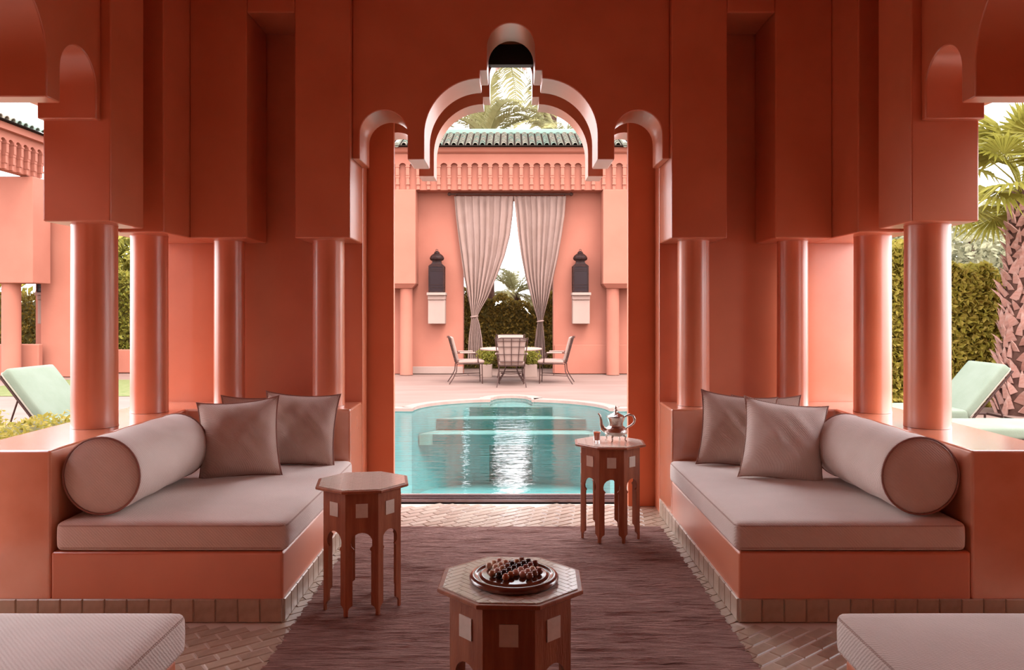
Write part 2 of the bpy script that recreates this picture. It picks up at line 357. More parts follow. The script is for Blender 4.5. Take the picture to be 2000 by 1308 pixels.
# ------------------------------------------------------------------ cushions
def soft_box(x0, x1, y0, y1, z0, z1, name, m, r0=0.028, puff=0.012, nx=22, ny=22):
    """rounded box mattress with a slightly crowned top, returned as a mesh"""
    b = bmesh.new(); bmesh.ops.create_cube(b, size=1)
    bmesh.ops.subdivide_edges(b, edges=b.edges[:], cuts=nx, use_grid_fill=True)
    cx, cy, cz = (x0+x1)/2, (y0+y1)/2, (z0+z1)/2; hx, hy, hz = (x1-x0)/2, (y1-y0)/2, (z1-z0)/2
    for v in b.verts:
        # remap so that grid is denser near the edges
        def rm(t): return math.sin(t*PI)*0.5 if abs(t) < 0.5 else math.copysign(0.5, t)
        p = Vector((rm(v.co.x)*2*hx, rm(v.co.y)*2*hy, rm(v.co.z)*2*hz))
        q = Vector((max(-hx+r0, min(hx-r0, p.x)), max(-hy+r0, min(hy-r0, p.y)), max(-hz+r0, min(hz-r0, p.z))))
        d = p-q
        if d.length > 1e-6: p = q + d.normalized()*r0
        u, w = p.x/hx, p.y/hy
        if p.z > 0: p.z += puff*max(0, (1-u**4))*max(0, (1-w**4)) + 0.003*math.sin(p.x*9+p.y*5)*max(0, 1-abs(u)**3)*max(0, 1-abs(w)**3)
        e = 0.006*(1-abs(p.z/hz))
        p.x *= 1+e*0.5; p.y *= 1+e*0.5
        v.co = p + Vector((cx, cy, cz))
    me = bpy.data.meshes.new(name); b.to_mesh(me); b.free(); me.materials.append(m)
    me.polygons.foreach_set('use_smooth', [True]*len(me.polygons))
    return me
def loop_rect(x0, x1, y0, y1, z, r):
    pts = []
    for cx, cy, a0 in ((x1-r, y1-r, 0), (x0+r, y1-r, 90), (x0+r, y0+r, 180), (x1-r, y0+r, 270)):
        for k in range(5):
            a = math.radians(a0+k*22.5); pts.append((cx+r*math.cos(a), cy+r*math.sin(a), z))
    return pts
def mattress(name, label, cx, cy, hx, hy, z0, z1, group):
    r = thing(name, label, 'cushion', (cx, cy, z0), 0, group)
    put('cushion_body', soft_box(-hx, hx, -hy, hy, 0, z1-z0, 'cushion_body', FAB), r)
    for z in (0.018, z1-z0-0.016): MB().tube(loop_rect(-hx+0.004, hx-0.004, -hy+0.004, hy-0.004, z, 0.03), 0.0045, 6, closed=True).build('piping', FAB2, r, smooth=True)
for sgn, side in ((-1, 'left'), (1, 'right')):
    mattress('seat_cushion', 'long flat rose linen seat cushion on the %s bench' % side, sgn*1.528, 4.165, 0.520, 0.718, 0.316, 0.447, 'flat seat cushions')
    mattress('seat_cushion', 'rose linen seat cushion on the %s foreground bench, cut off by the frame' % side, sgn*1.545, 1.70, 0.520, 0.735, 0.316, 0.449, 'flat seat cushions')
def bolster(sgn, side):
    R0 = 0.178; Ln = 0.80
    r = thing('bolster', 'round rose linen bolster with piped ends lying on the %s bench against the side ledge' % side, 'bolster', (sgn*1.884, 3.93, 0.461+R0), 0, 'round bolsters')
    prof = [(0.001, -Ln/2-0.012), (0.06, -Ln/2-0.012), (0.12, -Ln/2-0.008), (R0-0.012, -Ln/2-0.001), (R0, -Ln/2+0.012)]
    prof += [(R0+0.002*math.sin(k*1.3), -Ln/2+0.03+(Ln-0.06)*k/14) for k in range(15)] + [(r_, -z) for r_, z in reversed(prof[:5])]
    M = Matrix.Rotation(-PI/2, 4, 'X')
    MB().lathe(prof, 40, M=M).build('bolster_body', FAB, r, smooth=True, ang=50)
    for y in (-Ln/2+0.002, Ln/2-0.002):
        MB().tube([((R0-0.001)*math.cos(2*PI*k/40), y, (R0-0.001)*math.sin(2*PI*k/40)) for k in range(40)], 0.005, 6, closed=True).build('piping', PIP, r, smooth=True)
bolster(-1, 'left'); bolster(1, 'right')
def pillow_mesh(sz, th, seed):
    N = 22; mb = MB(); rr = random.Random(seed); ph = rr.uniform(0, 6)
    def P(i, j, sgn):
        u = i/N*2-1; v = j/N*2-1
        pin = 1-0.11*(1-v*v)**0.8; pin2 = 1-0.11*(1-u*u)**0.8
        x = u*sz/2*pin; z = v*sz/2*pin2
        t = th/2*max(0, (1-abs(u)**2.2))**0.6*max(0, (1-abs(v)**2.2))**0.6
        t += 0.011*math.sin(7*u+ph)*math.sin(5*v+ph*2)*(1-u*u)*(1-v*v) + 0.006*math.sin(12*(u+v)+ph)*(1-u*u)*(1-v*v)
        return (x, sgn*max(t, 0), z)
    for sg in (-1, 1):
        vs = [P(i, j, sg) for j in range(N+1) for i in range(N+1)]
        fs = [(j*(N+1)+i, j*(N+1)+i+1, (j+1)*(N+1)+i+1, (j+1)*(N+1)+i) for j in range(N) for i in range(N)]
        if sg == 1: fs = [f[::-1] for f in fs]
        mb.add(vs, fs)
    edge = [P(i, 0, 1) for i in range(N)] + [P(N, j, 1) for j in range(N)] + [P(N-i, N, 1) for i in range(N)] + [P(0, N-j, 1) for j in range(N)]
    return mb, [(x, 0, z) for x, y, z in edge]
def pillow(loc, size, th, rz, tilt, roll, label, m, seed):
    r = thing('throw_pillow', label, 'pillow', loc, 0, 'square throw pillows'); r.location.z += 0.008; r.rotation_euler = Euler((tilt, roll, rz), 'XYZ')
    mb, edge = pillow_mesh(size, th, seed); mb.v = [(x, y, z+size/2*0.93) for x, y, z in mb.v]
    mb.build('pillow_cover', m, r, smooth=True, ang=80)
    MB().tube([(x, y, z+size/2*0.93) for x, y, z in edge], 0.0045, 6, closed=True).build('piping', PIP if m is FAB2 else FAB2, r, smooth=True)
pillow((-1.535, 4.36, 0.447), 0.46, 0.25, math.radians(10), math.radians(-13), math.radians(-4), 'light rose square pillow nearest the bolster, on the left bench', FAB2, 1)
pillow((-1.31, 4.70, 0.447), 0.46, 0.235, math.radians(4), math.radians(-12), math.radians(3), 'darker rose square pillow with piped edge, nearest the doorway on the left bench', FAB2, 2)
pillow((-1.60, 4.80, 0.447), 0.43, 0.10, math.radians(3), math.radians(-3), 0, 'mostly hidden pillow behind the other two on the left bench', FAB2, 3)
pillow((1.36, 4.67, 0.447), 0.46, 0.235, math.radians(-10), math.radians(-12), math.radians(5), 'square pillow nearest the doorway on the right bench', FAB2, 4)
pillow((1.505, 4.29, 0.447), 0.46, 0.25, math.radians(-12), math.radians(-14), math.radians(6), 'pale rose square pillow standing in front, beside the right bolster', FAB, 5)
pillow((1.60, 4.80, 0.447), 0.43, 0.10, math.radians(-3), math.radians(-3), 0, 'mostly hidden pillow behind the other two on the right bench', FAB2, 6)

# ------------------------------------------------------------------ rug
m = MB(); NX, NY = 70, 360; x0, x1, y0, y1 = -0.965, 0.965, 1.2, 4.95; rr = random.Random(11)
row = [0.0]*(NY+1)
for j in range(NY+1): row[j] = rr.uniform(0, 0.004) + (0.005 if rr.random() < 0.3 else 0)
vs = []
for j in range(NY+1):
    for i in range(NX+1):
        u = i/NX; x = x0+(x1-x0)*u; y = y0+(y1-y0)*j/NY
        y += 0.010*math.sin(x*4+j*0.05)+0.005*math.sin(x*11+j*0.3)
        xe = x + (0.006*math.sin(j*0.7)+0.004*math.sin(j*2.1))*(1 if u > 0.5 else -1)*abs(2*u-1)**6
        vs.append((xe, y, 0.0075 + row[j]*(0.6+0.4*math.sin(x*7+j*1.7)) + 0.0015*math.sin(x*40+j)))
fs = [(j*(NX+1)+i, j*(NX+1)+i+1, (j+1)*(NX+1)+i+1, (j+1)*(NX+1)+i) for j in range(NY) for i in range(NX)]
m.add(vs, fs); rug = m.build('rug', RUG, smooth=True, ang=180); tag(rug, 'coarse woven reddish brown rug covering the floor between the two benches', 'rug')

# ------------------------------------------------------------------ octagonal tables
ra = random.Random(3)
def make_table(label):
    r = thing('octagonal_side_table', label, 'table', (0, 0, 0), 0, 'inlaid octagonal side tables')
    Rb, Rt, H = 0.192, 0.23, 0.575
    ap = Rb*math.cos(PI/8); hs = Rb*math.sin(PI/8)
    zt = H-0.02
    # one side panel in local x (width) / z, with a keyhole arch cut out between two half legs
    lw = 0.032
    def key():
        P = [(-hs, 0.03), (-hs+0.014, 0.03), (-hs+0.014, 0.0), (-hs+0.020, 0.0)] if False else []
        return P
    w = hs
    left = [(-w, 0.0), (-w+0.012, 0.0), (-w+0.012, 0.028), (-w+0.018, 0.040), (-w+lw, 0.050), (-w+lw, 0.292), (-w+lw+0.007, 0.303), (-w+lw-0.001, 0.312)]
    rc = w-lw+0.007
    arc = [(rc*math.cos(math.radians(a)), 0.330+rc*1.0*math.sin(math.radians(a))) for a in range(198, -19, -18)]
    right = [(-x, z) for x, z in reversed(left)]
    poly = left + arc + right + [(w, zt), (-w, zt)]
    pm = MB().prism(poly, -ap-0.0, -ap+0.011, 'y').mesh('side_panel', WOOD)
    im = MB().box(-0.027, 0.027, -ap-0.003, -ap+0.002, zt-0.108, zt-0.045).mesh('inlay_square', PEARL)
    piece = MB().box(-0.0225, 0.0225, -0.0015, 0.0015, -0.0065, 0.0065)
    for k in range(8):
        a = k*PI/4
        p = put('side_panel', pm, r, (0, 0, 0), (0, 0, a))
        q = put('inlay_square', im, p)
    oct_ = lambda R, z: [(R*math.cos(PI/8+k*PI/4), R*math.sin(PI/8+k*PI/4), z) for k in range(8)]
    mb = MB(); rings = [(Rb+0.004, zt), (Rb+0.010, zt+0.004), (Rt-0.006, H-0.014), (Rt, H-0.010), (Rt, H-0.002), (Rt-0.003, H)]
    vs = []
    for R_, z in rings: vs += oct_(R_, z)
    fs = [(i*8+k, i*8+(k+1) % 8, (i+1)*8+(k+1) % 8, (i+1)*8+k) for i in range(len(rings)-1) for k in range(8)] + [tuple(range(7, -1, -1)), tuple(range(40, 48))]
    top = mb.add(vs, fs).build('tabletop', WOOD, r)
    MB().add(oct_(Rt-0.016, H-0.001)+oct_(Rt-0.016, H+0.0010), [tuple(range(7,-1,-1)), tuple(range(8,16))]+[(k, (k+1) % 8, (k+1) % 8+8, k+8) for k in range(8)]).build('inlay_bed', mat('inlay_bed_lac', (0.55, 0.44, 0.36), 0.3) if 'inlay_bed_lac' not in MATS else MATS['inlay_bed_lac'], top)
    # herringbone of bone pieces, clipped to the octagon
    B = 0.0215; nb = 3; L = nb*B; e = 0.0011
    bonem = MB().box(-L/2+e, L/2-e, -B/2+e, B/2-e, 0, 0.0018).mesh('bone_piece', PEARL)
    lim = (Rt-0.017)*math.cos(PI/8); ca = math.cos(PI/4); sa = math.sin(PI/4); n_ = 0
    for x in range(-16, 17):
        for y in range(-16, 17):
            q = (x-y) % (2*nb)
            if q == 0: cx, cy, ang = (x+nb/2)*B, (y+0.5)*B, 0
            elif q == nb: cx, cy, ang = (x+0.5)*B, (y+1-nb/2)*B, PI/2
            else: continue
            hx, hy = (L/2-e, B/2-e) if ang == 0 else (B/2-e, L/2-e)
            poly = [(cx+a*hx, cy+b*hy) for a, b in ((-1, -1), (1, -1), (1, 1), (-1, 1))]
            poly = [(px*ca-py*sa, px*sa+py*ca) for px, py in poly]; cut = False
            for k in range(8):
                nx_, ny_ = math.cos(k*PI/4), math.sin(k*PI/4); out = []
                for p, p2 in zip(poly, poly[1:]+poly[:1]):
                    d1 = p[0]*nx_+p[1]*ny_-lim; d2 = p2[0]*nx_+p2[1]*ny_-lim
                    if d1 <= 0: out.append(p)
                    if (d1 < 0 < d2) or (d2 < 0 < d1):
                        t = d1/(d1-d2); out.append((p[0]+(p2[0]-p[0])*t, p[1]+(p2[1]-p[1])*t)); cut = True
                poly = out
                if len(poly) < 3: break
            if len(poly) < 3: continue
            X, Y = cx*ca-cy*sa, cx*sa+cy*ca; zz = H+0.0008+ra.uniform(0, 0.0004)
            if not cut: put('bone_piece', bonem, top, (X, Y, zz), (0, 0, ang+PI/4))
            else: put('bone_piece', MB().prism([(px-X, py-Y) for px, py in poly], 0, 0.0018, 'z').mesh('bone_piece', PEARL), top, (X, Y, zz))
            n_ += 1
    print('pieces', n_)
    return r
T0 = make_table('octagonal bone inlaid table in the foreground carrying the marble board')
T0.location = (0.0, 2.325, 0.0125); T0.rotation_euler.z = math.radians(-2)
T1 = dup(T0, (-0.706, 3.66, 0.0125), math.radians(22.5-13), 'octagonal inlaid table with an empty top beside the left bench')
T2 = dup(T0, (0.610, 4.75, 0.0125), math.radians(22.5-26), 'octagonal inlaid table carrying the teapot near the doorway')
TZ = 0.0125+0.575+0.0027

# marble board
r = thing('game_board', 'round dark polished wooden marble board on the foreground table', 'board game', (0.009, 2.305, TZ))
prof = [(0.122, 0), (0.131, 0.004), (0.134, 0.010), (0.134, 0.014), (0.129, 0.020), (0.120, 0.022), (0.114, 0.021), (0.110, 0.0165), (0.104, 0.0165), (0.099, 0.021), (0.095, 0.022), (0.001, 0.022)]
MB().lathe(prof, 64).build('board_disc', WOODD, r, smooth=True, ang=60)
MC = {'beige': ((0.80, 0.60, 0.42), (0.88, 0.70, 0.55)), 'pink': ((0.78, 0.50, 0.42), (0.85, 0.60, 0.52)), 'tan': ((0.48, 0.24, 0.12), (0.60, 0.34, 0.20)),
      'black': ((0.012, 0.010, 0.012), (0.03, 0.02, 0.02)), 'dark red': ((0.20, 0.06, 0.05), (0.30, 0.11, 0.09)), 'orange brown': ((0.42, 0.14, 0.06), (0.55, 0.22, 0.10)),
      'brown': ((0.22, 0.10, 0.07), (0.32, 0.17, 0.12))}
MM = {}
for k, (a, b) in MC.items():
    mm = mat('stone_' + k.replace(' ', '_'), a, 0.12, b, 90, coat=0.5)
    prof = [(max(0.0005, 0.0108*math.sin(t*PI/12)), -0.0108*math.cos(t*PI/12)) for t in range(13)]
    MM[k] = MB().lathe(prof, 18).mesh('marble', mm, smooth=True, ang=180)
rows = {0: ['black']*7, -1: ['tan', 'pink', 'tan', 'brown', 'black', 'tan', 'brown'], 1: ['orange brown', 'orange brown', 'pink', 'pink', 'dark red', 'dark red', 'dark red'],
        -2: ['beige', 'beige', 'beige'], -3: ['beige', 'beige', 'pink'], 2: ['pink', 'pink', 'beige'], 3: ['brown', 'brown', 'dark red']}
NTH = ['first', 'second', 'third', 'fourth', 'fifth', 'sixth', 'seventh']
av = Vector((0.0149, 0.0202, 0)); bv = Vector((0.0202, -0.0149, 0))
for j, cols in rows.items():
    n_ = len(cols)
    for i, cname in enumerate(cols):
        p = Vector((0.009, 2.315, TZ+0.0325)) + av*(i-(n_-1)/2) + bv*j
        o = bpy.data.objects.new('marble', MM[cname]); C.objects.link(o); o.location = p; o.rotation_euler = (i*1.3, j*0.9, i+j)
        tag(o, '%s marble, %s from the near end of the %s slanting row from left' % (cname, NTH[i], NTH[j+3]), 'marble', 'stone marbles on the round board')

# teapot and tea glass
r = thing('teapot', 'ornate silver footed teapot on the table near the doorway', 'teapot', (0.650, 4.76, TZ))
prof = [(0.010, 0.030), (0.045, 0.034), (0.068, 0.046), (0.074, 0.062), (0.068, 0.078), (0.054, 0.088), (0.044, 0.096), (0.043, 0.110), (0.050, 0.132), (0.055, 0.145), (0.058, 0.150), (0.052, 0.152)]
MB().lathe(prof, 32).build('pot_body', SILV, r, smooth=True)
lid = MB().lathe([(0.050, 0.1525), (0.052, 0.156), (0.040, 0.163), (0.022, 0.172), (0.010, 0.180), (0.0085, 0.186), (0.014, 0.190), (0.006, 0.196), (0.010, 0.203), (0.005, 0.212), (0.001, 0.222)], 28).build('lid', SILV, r, smooth=True)
MB().tube([(-0.062, 0, 0.066), (-0.082, 0, 0.080), (-0.090, 0, 0.105), (-0.093, 0, 0.135), (-0.098, 0, 0.160), (-0.110, 0, 0.172)], [0.018, 0.016, 0.011, 0.008, 0.007, 0.006], 12).build('spout', SILV, r, smooth=True)
MB().tube([(0.045, 0, 0.140), (0.060, 0, 0.155), (0.085, 0, 0.165), (0.108, 0, 0.158), (0.118, 0, 0.135), (0.112, 0, 0.112), (0.095, 0, 0.098), (0.080, 0, 0.090), (0.062, 0, 0.078)], [0.005, 0.006, 0.007, 0.007, 0.008, 0.007, 0.006, 0.005, 0.005], 10).build('handle', SILV, r, smooth=True)
for k in range(4):
    a = PI/4+k*PI/2+0.3; c, s_ = math.cos(a), math.sin(a)
    MB().tube([(0.048*c, 0.048*s_, 0.046), (0.064*c, 0.064*s_, 0.030), (0.060*c, 0.060*s_, 0.012), (0.070*c, 0.070*s_, 0.003)], [0.008, 0.006, 0.004, 0.005], 8).build('foot', SILV, r, smooth=True)
r = thing('tea_glass', 'small glass of orange tea beside the silver teapot', 'glass', (0.530, 4.74, TZ))
MB().lathe([(0.019, 0.0), (0.0195, 0.004), (0.0215, 0.04), (0.0255, 0.068), (0.024, 0.068), (0.0200, 0.04), (0.0175, 0.010), (0.0005, 0.010)], 24).build('glass_wall', GLASS, r, smooth=True)
MB().lathe([(0.0005, 0.0115), (0.0170, 0.0115), (0.0193, 0.04), (0.0218, 0.060), (0.0005, 0.060)], 24).build('tea', TEA, r, smooth=True)

# ------------------------------------------------------------------ outdoors: terrace and pool
PO = [(-2.7, 5.86), (2.7, 5.86), (2.7, 11.0), (1.42, 11.0)]
PO += [(1.42*math.cos(t), 11.0+1.15*math.sin(t)) for t in [PI*k/36 for k in range(1, 18)] if 1.42*math.cos(t) > 0.34]
PO += [(0.34, 12.1), (0.34, 12.32)] + [(0.30*math.cos(PI*k/10), 12.36+0.30*math.sin(PI*k/10)) for k in range(0, 11)] + [(-0.34, 12.32), (-0.34, 12.1)]
PO += [(-x, y) for x, y in reversed(PO[4:]) if y < 12.09 and x > 0.34][0:]
PO += [(-1.42, 11.0), (-2.7, 11.0)]
def fill_with_hole(outer, inner, z, name, m, inner2=None):
    b = bmesh.new()
    es = []
    for loop in (outer, inner):
        vv = [b.verts.new((x, y, z)) for x, y in loop]
        es += [b.edges.new((vv[i], vv[(i+1) % len(vv)])) for i in range(len(vv))]
    bmesh.ops.triangle_fill(b, use_beauty=True, use_dissolve=False, edges=es)
    for f in b.faces:
        if f.normal.z < 0: f.normal_flip()
    me = bpy.data.meshes.new(name); b.to_mesh(me); b.free(); me.materials.append(m)
    o = bpy.data.objects.new(name, me); C.objects.link(o); return o
def grow(poly, d):
    out = []; n_ = len(poly)
    for i in range(n_):
        p0, p1, p2 = Vector(poly[i-1]), Vector(poly[i]), Vector(poly[(i+1) % n_])
        e1 = (p1-p0).normalized(); e2 = (p2-p1).normalized()
        nn = Vector((e1.y, -e1.x)) + Vector((e2.y, -e2.x))
        if nn.length < 1e-6: nn = Vector((e1.y, -e1.x))
        nn.normalize(); c = max(0.5, nn.dot(Vector((e1.y, -e1.x))))
        out.append(tuple(p1+nn*d/c))
    return out
OUT = [(-45, -12), (45, -12), (45, 70), (-45, 70)]
PG = grow(PO, 0.16)
PG = [(x, max(y, 5.84)) for x, y in PG]
struct(fill_with_hole(OUT, PG, -0.012, 'terrace', TERR))
r = thing('swimming_pool', 'turquoise swimming pool with a rounded lobed far end beyond the doorway', 'pool', (0, 9, 0))
mb = MB(); n_ = len(PO)
loc = lambda p, z: (p[0], p[1]-9, z)
mb.add([loc(p, -0.004) for p in PO]+[loc(p, -1.3) for p in PO], [(i, (i+1) % n_, (i+1) % n_+n_, i+n_) for i in range(n_)] + [tuple(range(n_, 2*n_))])
o = mb.build('basin', BASIN, r)
mb = MB(); ins = grow(PO, -0.015)
mb.add([loc(p, 0.0) for p in PG]+[loc(p, 0.0) for p in ins]+[loc(p, -0.045) for p in PG]+[loc(p, -0.045) for p in ins],
       [(i, (i+1) % n_, (i+1) % n_+n_, i+n_) for i in range(n_)]+[(i+n_, (i+1) % n_+n_, (i+1) % n_+3*n_, i+3*n_) for i in range(n_)]+[(i, (i+1) % n_, (i+1) % n_+2*n_, i+2*n_) for i in range(n_)])
mb.build('coping', COPE, r)
hp = [(x, y) for x, y in PO if y >= 11.0 and abs(x) < 1.43]
TEAL = mat('dark_teal_tile', (0.03, 0.16, 0.15), 0.3)
for ya, z in ((12.02, -0.11), (11.68, -0.25), (11.30, -0.42)):
    pp = sorted([(x*0.985, y-9.02) for x, y in hp if y > ya], key=lambda p: p[0]); w_ = 1.40*math.sqrt(max(0.0, 1-((ya-11)/1.15)**2))
    w_ = max(w_, 0.36)
    pp = [(-w_, ya-9)] + [p for p in pp if abs(p[0]) < w_-0.01] + [(w_, ya-9)]
    MB().prism(pp, z-0.16, z, 'z').build('step', STEP, r)
    MB().box(-min(w_, 1.15), min(w_, 1.15), ya-9-0.014, ya-9-0.002, z-0.15, z-0.005).build('step_edge', TEAL, r)
WL = -0.05
mb = MB(); pw = grow(PO, -0.002); mb.add([loc(p, WL) for p in pw], [tuple(range(n_))]); mb.build('water', WAT, r)

# ------------------------------------------------------------------ roof tiles / frieze helpers
def barrel(mi, w, ln):
    mb = MB(); k = 6; vs = []
    for t, rr_ in ((0, w*0.52), (1, w*0.40)):
        for r2 in (rr_, rr_-0.014):
            vs += [(r2*math.cos(PI*a/k), t*ln, r2*math.sin(PI*a/k)) for a in range(k+1)]
    q = k+1; fs = []
    for a in range(k):
        fs += [(a, a+1, a+1+2*q, a+2*q), (a+q, a+q+2*q, a+1+q+2*q, a+1+q), (a, a+q, a+1+q, a+1), (a+2*q, a+1+2*q, a+1+3*q, a+3*q)]
    return mb.add(vs, fs).mesh('roof_tile', RT[mi], smooth=True, ang=50)
BAR = [barrel(i, 0.118, 0.215) for i in range(3)]
def tile_field(parent, ncol, nrow, pitch, slope, step, x0):
    """local frame: eave along +X starting at x0, rising along +Y"""
    for i in range(ncol):
        for j in range(nrow):
            y = j*step*math.cos(slope); z = j*step*math.sin(slope)+0.014
            put('roof_tile', BAR[ra.choice((0, 0, 1, 2))], parent, (x0+i*pitch, y, z), (slope-0.07, 0, ra.uniform(-.03, .03)))
def frieze_parts(parent, x0, x1, y, zb, zt_, pitch, m):
    """back panel at y+0.10, colonnettes at y..y+.1, scalloped head"""
    MB().box(x0, x1, y+0.10, y+0.3, zb, zt_).build('frieze_panel', m, parent)
    cm = MB()
    w = 0.036
    cm.box(-w, w, 0.0, 0.10, 0.30, 0.535); cm.box(-w*1.25, w*1.25, -0.012, 0.10, 0.47, 0.50)
    cm.box(-w*1.1, w*1.1, 0.012, 0.10, 0.25, 0.30); cm.box(-w*0.9, w*0.9, 0.02, 0.10, 0.14, 0.25); cm.box(-w*1.05, w*1.05, 0.015, 0.10, 0.10, 0.14); cm.box(-w*0.85, w*0.85, 0.04, 0.10, 0.0, 0.10)
    me = cm.mesh('colonnette', m); n_ = int(round((x1-x0)/pitch))
    for i in range(n_+1):
        put('colonnette', me, parent, (x0+i*pitch, y, zb+0.005))
    top = []
    for i in range(n_):
        xc = x0+(i+0.5)*pitch; rr_ = pitch/2-0.034
        top += [(x0+i*pitch, zb+0.50)] if False else []
        top += [(xc-rr_, zb+0.50)]+[(xc-rr_*math.cos(PI*k/8), zb+0.50+rr_*0.9*math.sin(PI*k/8)) for k in range(1, 8)]+[(xc+rr_, zb+0.50)]
    poly = [(x0-0.04, zt_), (x0-0.04, zb+0.50)] + top + [(x1+0.04, zb+0.50), (x1+0.04, zt_)]
    MB().prism(poly, y+0.01, y+0.095, 'y').build('frieze_head', m, parent)

# ------------------------------------------------------------------ far pavilion
fp = thing('garden_pavilion', 'pink pavilion with green tiled roof and draped opening across the pool', 'pavilion', (0, 16.5, 0))
MB().box(-3.4, -1.06, 0.5, 0.85, 0.0, 4.0).build('wall_panel', EXT, fp)
MB().box(0.94, 3.4, 0.5, 0.85, 0.0, 4.0).build('wall_panel', EXT, fp)
MB().box(0.96, 2.6, 0.475, 0.499, 0.0, 0.64).build('dado', EXT, fp, bevel=0.01)
MB().box(-2.2, -1.06, 0.475, 0.499, 0.0, 0.16).build('plinth', EXD, fp, bevel=0.01)
for sx, xa, xb in ((-1, -3.4, -2.05), (1, 1.98, 3.4)):
    MB().box(xa, xb, 0.0, 0.499, 1.97, 4.0).build('corner_block', EXT, fp, bevel=0.012)
    xi = xb if sx < 0 else xa
    cx = -2.28 if sx < 0 else 2.22
    mb = MB(); a, b = sorted((xi, cx+(-0.7 if sx < 0 else 0.7)))
    t0 = [(a, 0.0), (b, 0.0), (b, 0.49), (a, 0.49)]; i_ = 0.17
    a2, b2 = (a, b-0.09) if sx < 0 else (a+0.09, b)
    mb.add([(a, 0.001, 1.968), (b, 0.001, 1.968), (b, 0.498, 1.968), (a, 0.498, 1.968), (a2, 0.08, 1.88), (b2, 0.08, 1.88), (b2, 0.42, 1.88), (a2, 0.42, 1.88)],
           [(0,1,2,3), (7,6,5,4), (0,4,5,1), (1,5,6,2), (2,6,7,3), (3,7,4,0)]); mb.build('capital', EXT, fp)
    MB().lathe([(0.145, 0), (0.14, 0.02), (0.138, 1.87), (0.15, 1.879)], 24, c=(cx, 0.25, 0)).build('pavilion_column', EXT, fp, smooth=True)
MB().box(-3.4, 3.4, 0.101, 0.85, 4.001, 4.80).build('lintel', EXT, fp) if False else None
frieze_parts(fp, -2.886, 2.886, 0.0, 4.0, 4.76, 0.222, EXT)
MB().box(-1.059, 0.939, 0.5, 0.85, 3.86, 4.0).build('opening_head', EXT, fp)
MB().box(-3.4, 3.4, 0.301, 0.85, 4.001, 4.76).build('lintel', EXT, fp)
MB().prism([(0.03, 4.761), (-0.06, 4.80), (-0.10, 4.86), (-0.10, 4.885), (0.85, 4.885), (0.85, 4.761)], -3.45, 3.45, 'x').build('cornice', EXT, fp)
rf = bpy.data.objects.new('roof', None); C.objects.link(rf); rf.parent = fp; rf.location = (0, -0.24, 4.885)
SL = math.radians(23)
MB().prism([(0, -0.0), (0, 0.012), (1.32, 0.012+1.32*math.tan(SL)), (1.42, 0.0)], -3.5, 3.5, 'x').build('roof_deck', RDECK, rf)
tile_field(rf, 31, 8, 0.1515, SL, 0.175, -15*0.1515)
mb = MB()
for i in list(range(-23, -15))+list(range(16, 24)):
    mb.tube([(i*0.1515, 0.0, 0.02), (i*0.1515, 1.3, 0.02+1.3*math.tan(SL))], 0.055, 8)
o = mb.build('outer_tile_run', RT[0], rf, smooth=True); o['kind'] = 'stuff'
MB().box(-3.5, 3.5, 1.27, 1.45, 0.40, 0.665).build('ridge_cap', RIDGE, rf, bevel=0.03)

# curtains
def interp(rows_, z):
    for (za, la, ra_), (zb_, lb, rb) in zip(rows_, rows_[1:]):
        if za >= z >= zb_:
            t = (za-z)/(za-zb_); return la+(lb-la)*t, ra_+(rb-ra_)*t
    return rows_[-1][1:]
def curtain(label, rows_, folds, seed, tie):
    r = thing('curtain', label, 'curtain', (0, 16.82, 0), 0, 'draped curtains')
    rr_ = random.Random(seed); ph = [rr_.uniform(-0.6, 0.6) for _ in range(folds*2)]
    z0 = rows_[0][0]; z1 = rows_[-1][0]; NZ = 60; NU = folds*8
    vs = []
    for j in range(NZ+1):
        z = z0+(z1-z0)*j/NZ; l, rgt = interp(rows_, z); wdt = rgt-l
        for i in range(NU+1):
            u = i/NU; a = 2*PI*folds*u + ph[int(u*folds) % folds]*0.8 + 0.5*math.sin(z*1.7+seed)
            amp = 0.028+0.02*min(1, 0.3/max(wdt, 0.08))
            if z > z0-0.1: amp *= 0.5
            u2 = u + 0.012*math.sin(a)
            vs.append((l+wdt*u2, amp*math.sin(a)+0.012*math.sin(2.3*a+z), z))
    fs = [(j*(NU+1)+i, j*(NU+1)+i+1, (j+1)*(NU+1)+i+1, (j+1)*(NU+1)+i) for j in range(NZ) for i in range(NU)]
    c = MB().add(vs, fs).build('drape', CUR, r, smooth=True, ang=180)
    md = c.modifiers.new('thick', 'SOLIDIFY'); md.thickness = 0.006
    l, rgt = interp(rows_, tie); cx = (l+rgt)/2; w = (rgt-l)/2+0.012
    MB().tube([(cx+w*math.cos(2*PI*k/16), 0.065*math.sin(2*PI*k/16), tie+0.01*math.cos(2*PI*k/16)) for k in range(16)], 0.018, 8, closed=True).build('tieback', CUR, r, smooth=True)
def PXr(y, xl, xr): return (1.4-(y-606)*16.82/1500, (xl-998)*16.82/1500, (xr-998)*16.82/1500)
curtain('left rose linen curtain gathered low with a tie, across the pool', [PXr(383, 886, 1002.5), PXr(420, 889, 1000), PXr(460, 894, 995), PXr(500, 900, 985), PXr(540, 906, 970), PXr(580, 914, 953), PXr(605, 919, 938), PXr(618, 921, 932), PXr(632, 919, 936), PXr(660, 915, 941), PXr(704, 913, 944)], 8, 2, 1.4-(618-606)*16.82/1500)
curtain('right rose linen curtain gathered low with a tie, across the pool', [PXr(383, 1004, 1106), PXr(420, 1008, 1103), PXr(460, 1012, 1097), PXr(500, 1018, 1090), PXr(540, 1026, 1081), PXr(580, 1037, 1072), PXr(610, 1046, 1064), PXr(627, 1051, 1060), PXr(645, 1048, 1062), PXr(670, 1045, 1064), PXr(704, 1043, 1066)], 8, 5, 1.4-(627-606)*16.82/1500)
